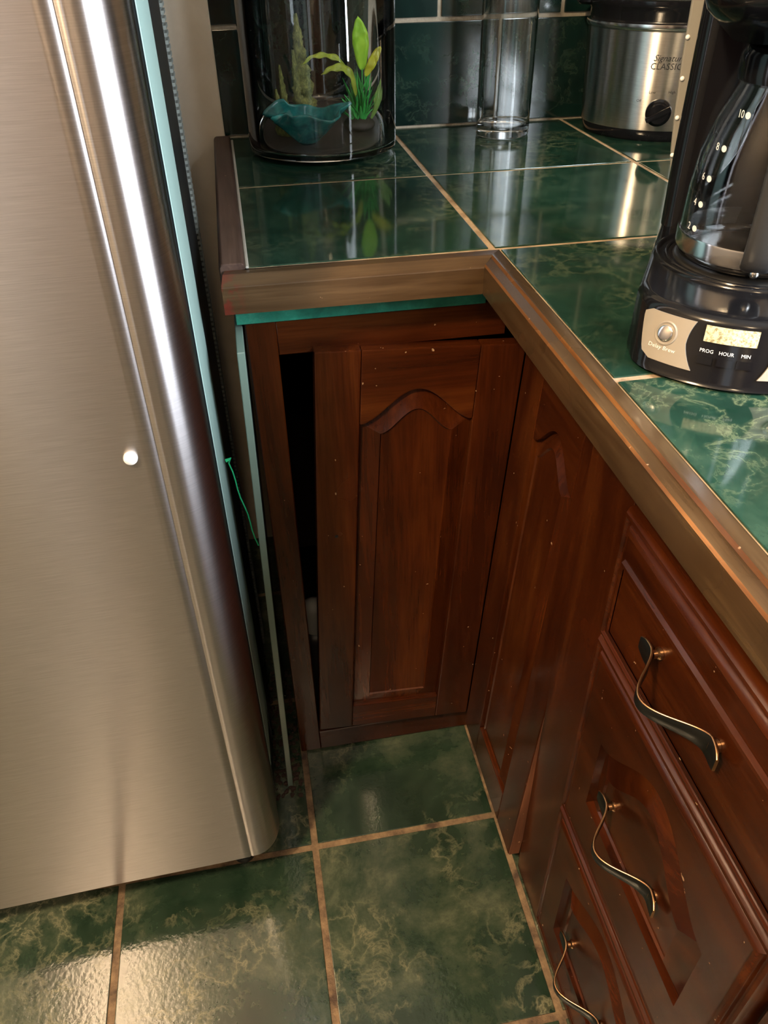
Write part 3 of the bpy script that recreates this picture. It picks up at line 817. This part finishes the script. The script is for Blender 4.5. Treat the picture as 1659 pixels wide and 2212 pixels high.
tube(bm, [(-.092, .494, .93), (-.0925, .492, .97), (-.0925, .492, 1.0)], .0012, 8); tube(bm, [(-.088, .497, .93), (-.087, .496, .965), (-.087, .496, .992)], .0011, 8); tube(bm, [(-.10, .496, .925), (-.104, .493, .962)], .0012, 8)
link('stem', bm, GRN, pl, smooth=60)
bm = bmesh.new(); t = bmesh.new(); bmesh.ops.create_icosphere(t, subdivisions=3, radius=.024)
for v in t.verts: v.co += v.normal * random.uniform(-.0012, .0012) if v.normal.length else Vector()
merge(bm, t, 0, lambda c: Vector((-.098 + c.x * 1.15, .498 + c.y * .8, ZJ + .007 + max(c.z, -.007 / .45) * .45)))
link('rock_base', bm, plain('dark_rock', (.030, .022, .016), .6), pl, smooth=60)

# ------------------------------------------------------------------ clear vase
vs_ = thing('glass_vase', 'tall narrow clear glass cylinder vase near the tiled wall', 'vase', (0.158, 0.5505, 0.9))
bm = bmesh.new(); R = 0.0455
lathe(bm, [(0, .0005), (R - .004, 0), (R - .001, .001), (R, .004), (R, .30), (R - .0012, .302), (R - .0026, .30), (R - .0026, .022), (R - .006, .0165), (.025, .0145), (0, .014)], (.158, .5505, .9002), 72)
link('vase_wall', bm, GLASS, vs_, smooth=40)

# ------------------------------------------------------------------ slow cooker
KC = Vector((0.4225, 0.517, 0.9)); NV = Vector((-.47, -.88, 0)).normalized(); LV = Vector((.88, -.47, 0)).normalized()
KA, KB = 0.125, 0.1; krot = math.atan2(LV.y, LV.x)
sk = thing('slow_cooker', 'oval stainless slow cooker with black rim behind the coffee maker', 'slow cooker', tuple(KC))
def oval(bm, prof, seg=96, mi=0): lathe(bm, prof, tuple(KC), seg, KA, KB, krot, mi)
bm = bmesh.new(); oval(bm, [(0, 0), (.93, 0), (.965, .004), (.985, .012), (.99, .0175), (0, .0175)]); link('foot_ring', bm, BLACK, sk, smooth=40)
bm = bmesh.new(); oval(bm, [(.90, .0175), (.995, .0175), (1.003, .02), (1.03, .09), (1.058, .158), (1.02, .1585)]); link('body', bm, POT_STEEL, sk, smooth=50)
bm = bmesh.new(); oval(bm, [(1.02, .1575), (1.062, .1575), (1.082, .160), (1.088, .1635), (1.082, .167), (1.05, .168), (1.0, .168)]); link('rim_band', bm, CHROME, sk, smooth=60)
bm = bmesh.new(); oval(bm, [(.80, .165), (1.03, .168), (1.045, .171), (1.055, .182), (1.085, .188), (1.10, .192), (1.095, .197), (1.05, .199), (.99, .199), (.95, .195), (.93, .17)])
for s in (-1,):
    t = bmesh.new(); lathe(t, [(0, .186), (.022, .186), (.026, .190), (.026, .1945), (.022, .198), (0, .198)], (0, 0, 0), 32, 1.0, 1.4)
    merge(bm, t, 0, lambda c: KC + LV * (s * (KA * 1.04 + .0) + c.x) + NV * c.y + Vector((0, 0, c.z)))
link('crock_rim', bm, BLACK, sk, smooth=50)
bm = bmesh.new(); oval(bm, [(1.0, .199), (.985, .202), (.90, .212), (.7, .225), (.4, .234), (0, .237), (0, .233), (.4, .230), (.7, .221), (.9, .208), (.97, .1992)])
link('lid', bm, plain('smoked_lid_glass', (.25, .30, .26), .03, trans=.6), sk, smooth=60)
def kpt(phi, z, out=0.0):
    f = 1.003 + (z - .92) / .138 * .055
    p = KC + NV * (KB * f * cos(phi)) + LV * (KA * f * sin(phi)); n = (NV * (cos(phi) / KB) + LV * (sin(phi) / KA)).normalized()
    return Vector((p.x, p.y, z)) + n * out, n
def klabel(s, size, z, phi0, shear=0.0, spacing=1.0, sx=1.0):
    t = text_bm(s, size, shear, 0.0, spacing); bm = bmesh.new(); bmesh.ops.triangulate(t, faces=t.faces[:])
    merge(bm, t, 0, lambda c: kpt(phi0 + c.x * sx / KA, z + c.y, .0006)[0])
    return bm
bm = klabel('Signature', .0125, 1.0225, .062, .35, 1.0, 1.0); t = klabel('CLASSICS', .0130, 1.0110, .062, .08, 1.05, .92); merge(bm, t)
link('logo_lettering', bm, INK, sk)
bm = klabel('Low', .0058, .9745, -.07); t = klabel('High', .0058, .9755, .165); merge(bm, t); t = klabel('Off', .0058, .9615, -.22); merge(bm, t); t = klabel('Warm', .0058, .9605, .33); merge(bm, t)
link('dial_lettering', bm, INK, sk)
bm = bmesh.new(); c0, nn = kpt(.045, .9455); side = Vector((0, 0, 1)).cross(nn).normalized()
t = bmesh.new(); lathe(t, [(.0195, -.004), (.0205, .0), (.0200, .004), (.0165, .0065), (.0160, .014), (.0140, .016), (0, .0168)], (0, 0, 0), 40)
t2 = bmesh.new(); box(t2, -.0205, .0205, -.0042, .0042, .004, .0205, bv=.002, seg=2)
for tt in (t, t2): merge(bm, tt, 0, lambda c: c0 + side * (c.x * cos(.5) - c.y * sin(.5)) + Vector((0, 0, 1)) * (c.x * sin(.5) + c.y * cos(.5)) + nn * c.z)
link('dial', bm, BLACK, sk, smooth=40)

# ------------------------------------------------------------------ coffee maker
TH = radians(58); VD = Vector((cos(TH), sin(TH), 0)); FD = Vector((sin(TH), -cos(TH), 0)); P0 = Vector((0.00082, -0.30264, 0))
CW = 0.162
def K(u, v, z): q = P0 + FD * u + VD * v; return Vector((q.x, q.y, z))
def vf(u): return -.03 * (1 - ((u - CW / 2) / (CW / 2)) ** 2)
cm = thing('coffee_maker', 'black drip coffee maker with grey button panels standing askew', 'coffee maker', tuple(K(.08, .12, .9)))
def footprint(front, inset, n=24):
    """outline with bowed front and rounded corners, pulled back at the front and inset all round"""
    pts = []; r = .022
    for k in range(n + 1):
        u = inset + (CW - 2 * inset) * k / n
        e = min(u - inset, CW - inset - u); cr = 0
        if e < r: cr = r - math.sqrt(max(0, r * r - (r - e) ** 2))
        pts.append((u, vf(u) + front + cr * 1.1))
    b = .272 - inset
    for k in range(9):
        a = k / 8 * pi / 2; pts.append((CW - inset - .02 + .02 * cos(a), b - .02 + .02 * sin(a)))
    for k in range(9):
        a = k / 8 * pi / 2; pts.append((inset + .02 - .02 * sin(a), b - .02 + .02 * cos(a)))
    return pts
bm = bmesh.new(); rings = []
for z, fr_, ins in ((.9, .006, .005), (.9025, .001, .001), (.906, .004, 0), (.948, .018, 0), (.953, .022, .002), (.9555, .028, .006)):
    rings.append([bm.verts.new(K(u, v, z)) for u, v in footprint(fr_, ins)])
for A, B in zip(rings[:-1], rings[1:]):
    n = len(A)
    for k in range(n): bm.faces.new((A[k], A[(k + 1) % n], B[(k + 1) % n], B[k]))
bm.faces.new(rings[0][::-1]); bm.faces.new(rings[-1])
link('base', bm, BLACK, cm, smooth=40)
CC = K(.0865, .1325, 0)
bm = bmesh.new()
lathe(bm, [(.078, .9545), (.0795, .9575), (.0815, .9585), (.0835, .9575), (.0845, .9545)], (CC.x, CC.y, 0), 72)
lathe(bm, [(.071, .9545), (.0718, .9570), (.0732, .9575), (.0745, .9565), (.075, .9545)], (CC.x, CC.y, 0), 72)
link('spill_ring', bm, BLACK, cm, smooth=60)
bm = bmesh.new(); lathe(bm, [(0, .958), (.062, .958), (.066, .9575), (.068, .955)], (CC.x, CC.y, 0), 64)
link('warming_plate', bm, plain('dark_plate_metal', (.03, .028, .026), .3, .8), cm, smooth=50)
# back column with water tank, and overhanging head
bm = bmesh.new(); t = bmesh.new()
def rrect(u0, u1, v0, v1, r, n=6):
    out = []
    for (cu, cv, a0) in ((u1 - r, v0 + r, -pi / 2), (u1 - r, v1 - r, 0), (u0 + r, v1 - r, pi / 2), (u0 + r, v0 + r, pi)):
        for k in range(n + 1): a = a0 + pi / 2 * k / n; out.append((cu + r * cos(a), cv + r * sin(a)))
    return out
def stack(bm, layers):
    rings = [[bm.verts.new(K(u, v, z)) for u, v in poly] for z, poly in layers]
    n = len(rings[0])
    for A, B in zip(rings[:-1], rings[1:]):
        for k in range(n): bm.faces.new((A[k], A[(k + 1) % n], B[(k + 1) % n], B[k]))
    bm.faces.new(rings[0][::-1]); bm.faces.new(rings[-1])
stack(bm, [(.9555, rrect(.000, CW, .196, .272, .018)), (1.0, rrect(-.001, CW, .198, .272, .018)), (1.14, rrect(-.001, CW, .198, .272, .018)), (1.25, rrect(-.001, CW, .196, .274, .018)), (1.262, rrect(.004, CW - .004, .20, .268, .018))])
link('water_tank', bm, BLACK, cm, smooth=40)
bm = bmesh.new()
stack(bm, [(1.128, rrect(.030, CW - .03, .085, .205, .03)), (1.150, rrect(.008, CW - .008, .050, .205, .035)), (1.165, rrect(.002, CW - .002, .040, .205, .035)), (1.25, rrect(.0, CW, .036, .205, .035)), (1.262, rrect(.006, CW - .006, .045, .2, .03))])
link('brew_head', bm, BLACK, cm, smooth=40)
bm = bmesh.new()
lay = []
for z, w in ((1.000, .001), (1.02, .0045), (1.05, .0075), (1.10, .0105), (1.18, .0125), (1.25, .0130)):
    lay.append((z, rrect(-.001 - w, .004, .232, .252, .0025, 3)))
stack(bm, lay)
gw_ = link('water_gauge', bm, plain('grey_gauge_plastic', (.20, .185, .155), .35), cm, smooth=40)
bm = bmesh.new()
for k in range(6):
    bm = bmesh.new(); z = 1.015 + k * .0335; w = .0045 + min(.008, (z - 1.0) * .07)
    t = bmesh.new(); bmesh.ops.create_uvsphere(t, u_segments=12, v_segments=8, radius=.0022); c = K(-w + .003, .2320, z); merge(bm, t, 0, lambda q: q + c)
    link('level_mark', bm, WHITEP, gw_, smooth=60)
# front controls
def front(u, s, out=0.0):
    z = .906 + s * .042; v = vf(u) + .004 + s * .014
    e = min(u, CW - u); r = .022; v += 1.1 * (r - math.sqrt(max(0, r * r - (r - e) ** 2))) if e < r else 0
    dv = (vf(u + .001) - vf(u - .001)) / .002
    n = (FD * dv - VD).normalized() + Vector((0, 0, .33)); n.normalize()
    return K(u, v, z) + n * out
def sheet(bm, cols, s0, s1, out, nv=10):
    """patch on the curved front: cols(t)->(u left, u right)"""
    rows = []
    for i in range(nv + 1):
        t = i / nv; s = s0 + (s1 - s0) * t; a, b = cols(t)
        rows.append([front(a + (b - a) * k / 14, s, out) for k in range(15)])
    V = [[bm.verts.new(p) for p in r] for r in rows]; W = [[bm.verts.new(p - (p - p)) for p in r] for r in rows]
    for i in range(nv):
        for k in range(14): bm.faces.new((V[i][k], V[i][k + 1], V[i + 1][k + 1], V[i + 1][k]))
    low = []
    for i in range(nv + 1):
        t = i / nv; s = s0 + (s1 - s0) * t; a, b = cols(t)
        low.append((bm.verts.new(front(a, s, -.001)), bm.verts.new(front(b, s, -.001))))
    for i in range(nv):
        bm.faces.new((V[i][0], V[i + 1][0], low[i + 1][0], low[i][0])); bm.faces.new((V[i][14], V[i + 1][14], low[i + 1][1], low[i][1]))
    for i in (0, nv):
        L0 = [low[i][0]] + [bm.verts.new(front(cols(i / nv)[0] + (cols(i / nv)[1] - cols(i / nv)[0]) * k / 14, s0 + (s1 - s0) * i / nv, -.001)) for k in range(1, 14)] + [low[i][1]]
        for k in range(14): bm.faces.new((V[i][k], V[i][k + 1], L0[k + 1], L0[k]))
    for r in W:
        for w in r: bm.verts.remove(w)
def rnd(t, r=.16): return 0.006 * (1 - math.sqrt(max(0, 1 - max(0, (r - min(t, 1 - t)) / r) ** 2)))
def colsL(t): return (.0115 + .004 * (1 - t) ** 2 + rnd(t), .0480 + .020 * (t - .5) ** 2 + (.003 if t < .5 else 0) * (1 - 2 * t))
def colsR(t): a, b = colsL(t); return (CW - b, CW - a)
for cols, nm, lab in ((colsL, 'button_panel', 'left'), (colsR, 'button_panel', 'right')):
    bm = bmesh.new(); sheet(bm, cols, .13, 1.0, .0014)
    pnl = link(nm, bm, GREYP, cm, smooth=40)
    uc = .0315 if cols is colsL else CW - .0315
    c = front(uc, .66, .0014); nrm = (front(uc, .66, 1) - front(uc, .66, 0)).normalized(); e1 = (front(uc + .001, .66) - front(uc - .001, .66)).normalized(); e2 = nrm.cross(e1)
    bm = bmesh.new(); t = bmesh.new(); lathe(t, [(.0098, -.0008), (.0098, .0006), (.0088, .0010), (.0075, .0002), (.0068, -.0006)], (0, 0, 0), 36)
    merge(bm, t, 0, lambda q: c + e1 * q.x + e2 * q.y + nrm * q.z); link('button_collar', bm, GREYP, pnl, smooth=50)
    bm = bmesh.new(); t = bmesh.new(); lathe(t, [(.0064, -.001), (.0064, .0018), (.0055, .0026), (0, .0030)], (0, 0, 0), 32)
    merge(bm, t, 0, lambda q: c + e1 * q.x + e2 * q.y + nrm * q.z); link('button', bm, CHROME, pnl, smooth=40)
    if cols is colsL:
        t = text_bm('Delay Brew', .0046, .12); bmesh.ops.triangulate(t, faces=t.faces[:]); bm = bmesh.new()
        merge(bm, t, 0, lambda q: front(.0305 + q.x, .385 + q.y / .0443, .0018)); link('panel_lettering', bm, WHITEP, pnl)
bm = bmesh.new(); sheet(bm, lambda t: (.0603, .1002), .70, .985, .0008, 4)
m, nt, b = mat('lcd_glass'); v = coords(nt); n = noise(nt, v, 420, 4, .7); r = ramp(nt, [(.36, (.20, .17, .09)), (.56, (.62, .56, .36))]); L(nt, n.outputs['Fac'], r.inputs[0]); L(nt, r.outputs[0], b.inputs['Base Color']); b.inputs['Roughness'].default_value = .15
link('clock_display', bm, m, cm)
for u, s_ in ((.0645, 'PROG'), (.0795, 'HOUR'), (.0940, 'MIN')):
    bm = bmesh.new(); sheet(bm, lambda t: (u - .0058, u + .0058), .30, .44, .0016, 2); link('small_button', bm, BLACK, cm)
    t = text_bm(s_, .0040); bmesh.ops.triangulate(t, faces=t.faces[:]); bm = bmesh.new(); merge(bm, t, 0, lambda q: front(u + q.x, .535 + q.y / .0443, .0006)); link('button_lettering', bm, WHITEP, cm)

# ------------------------------------------------------------------ carafe
cf = thing('carafe', 'glass coffee carafe with black handle seated in the coffee maker', 'carafe', (CC.x, CC.y, .958))
c3 = (CC.x, CC.y, 0)
bm = bmesh.new()
outp = [(0, .9585), (.060, .9585), (.0645, .961), (.066, .966), (.0662, .985), (.0655, 1.015), (.0625, 1.045), (.055, 1.072), (.046, 1.092), (.042, 1.102)]
inn = [(.0400, 1.102), (.0440, 1.091), (.053, 1.071), (.0605, 1.0445), (.0635, 1.0148), (.0642, .985), (.064, .967), (.0625, .963), (.059, .961), (0, .961)]
lathe(bm, outp + inn, c3, 80)
link('flask', bm, plain('smoky_flask_glass', (.80, .80, .80), 0.0, trans=1.0, ior=1.46), cf, smooth=50)
bm = bmesh.new(); lathe(bm, [(.0664, .9665), (.0678, .9670), (.0680, .9690), (.0680, .9805), (.0676, .9820), (.0664, .9820)], c3, 80, closed=True)
link('metal_band', bm, CHROME, cf, smooth=40)
bm = bmesh.new(); lathe(bm, [(.038, 1.100), (.047, 1.100), (.0475, 1.104), (.0475, 1.118), (.044, 1.124), (.03, 1.127), (0, 1.127), (0, 1.11), (.038, 1.11)], c3, 60)
link('lid', bm, BLACK, cf, smooth=40)
bm = bmesh.new()
HA = math.atan2(-VD.y * 1.0 + FD.y * .02, -VD.x + FD.x * .02); hdir = Vector((cos(HA), sin(HA), 0)); hs = Vector((-hdir.y, hdir.x, 0))
path = [(.0655, .9745), (.076, .9740), (.0845, .981), (.088, 1.000), (.0895, 1.03), (.090, 1.07), (.086, 1.100), (.074, 1.113), (.046, 1.112)]
fine = []
for k in range(33):
    t = k / 32 * (len(path) - 1); i = min(int(t), len(path) - 2); f = t - i
    g_ = lambda q: path[max(0, min(q, len(path) - 1))]
    fine.append(tuple(.5 * (2 * g_(i)[d] + (g_(i + 1)[d] - g_(i - 1)[d]) * f + (2 * g_(i - 1)[d] - 5 * g_(i)[d] + 4 * g_(i + 1)[d] - g_(i + 2)[d]) * f * f + (3 * g_(i)[d] - g_(i - 1)[d] - 3 * g_(i + 1)[d] + g_(i + 2)[d]) * f ** 3) for d in (0, 1)))
rings = []
for k, (r, z) in enumerate(fine):
    a, b = fine[max(k - 1, 0)], fine[min(k + 1, 32)]; t = (hdir * (b[0] - a[0]) + Vector((0, 0, b[1] - a[1]))).normalized(); nn = hs.cross(t).normalized()
    p = Vector(c3) + hdir * r + Vector((0, 0, z)); ww, tt = .0125, .0055
    rings.append([bm.verts.new(p + hs * ww * (abs(cos(q)) ** .6 * (1 if cos(q) > 0 else -1)) + nn * tt * sin(q)) for q in [2 * pi * j / 16 for j in range(16)]])
for A, B in zip(rings[:-1], rings[1:]):
    for j in range(16): bm.faces.new((A[j], A[(j + 1) % 16], B[(j + 1) % 16], B[j]))
bm.faces.new(rings[0][::-1]); bm.faces.new(rings[-1])
hd = link('handle', bm, plain('dark_grey_handle', (.030, .030, .032), .30), cf, smooth=50)
bm = bmesh.new(); p = Vector(c3) + hdir * .0800 + Vector((0, 0, .9700)); ax = (hdir * .75 + Vector((0, 0, -.35))).normalized()
t = bmesh.new(); bmesh.ops.create_uvsphere(t, u_segments=16, v_segments=10, radius=.0042); merge(bm, t, 0, lambda q: p + q)
link('screw', bm, CHROME, hd, smooth=60)
bm = bmesh.new()
for k, (z, s_) in enumerate(((.9893, '2'), (1.0096, '4'), (1.0304, '6'), (1.0545, '8'), (1.0795, '10'))):
    ang = radians((-178, -177.5, -176.5, -171.6, -163)[k])
    bm = bmesh.new()
    rr = .0666 if z < 1.0 else (.0663 if z < 1.02 else (.0645 if z < 1.04 else (.0612 if z < 1.06 else .053)))
    t = text_bm(s_, .0085, 0, 0, .9); bmesh.ops.triangulate(t, faces=t.faces[:])
    merge(bm, t, 0, lambda q: Vector(c3) + Vector((rr * cos(ang + (q.x - .004) / .066), rr * sin(ang + (q.x - .004) / .066), z + q.y)))
    t = bmesh.new(); bmesh.ops.create_circle(t, cap_ends=True, segments=20, radius=.0030)
    merge(bm, t, 0, lambda q: Vector(c3) + Vector((rr * cos(ang + (q.x + .0045) / .066), rr * sin(ang + (q.x + .0045) / .066), z + q.y * .85)))
    link('cup_mark', bm, WHITEP, cf)
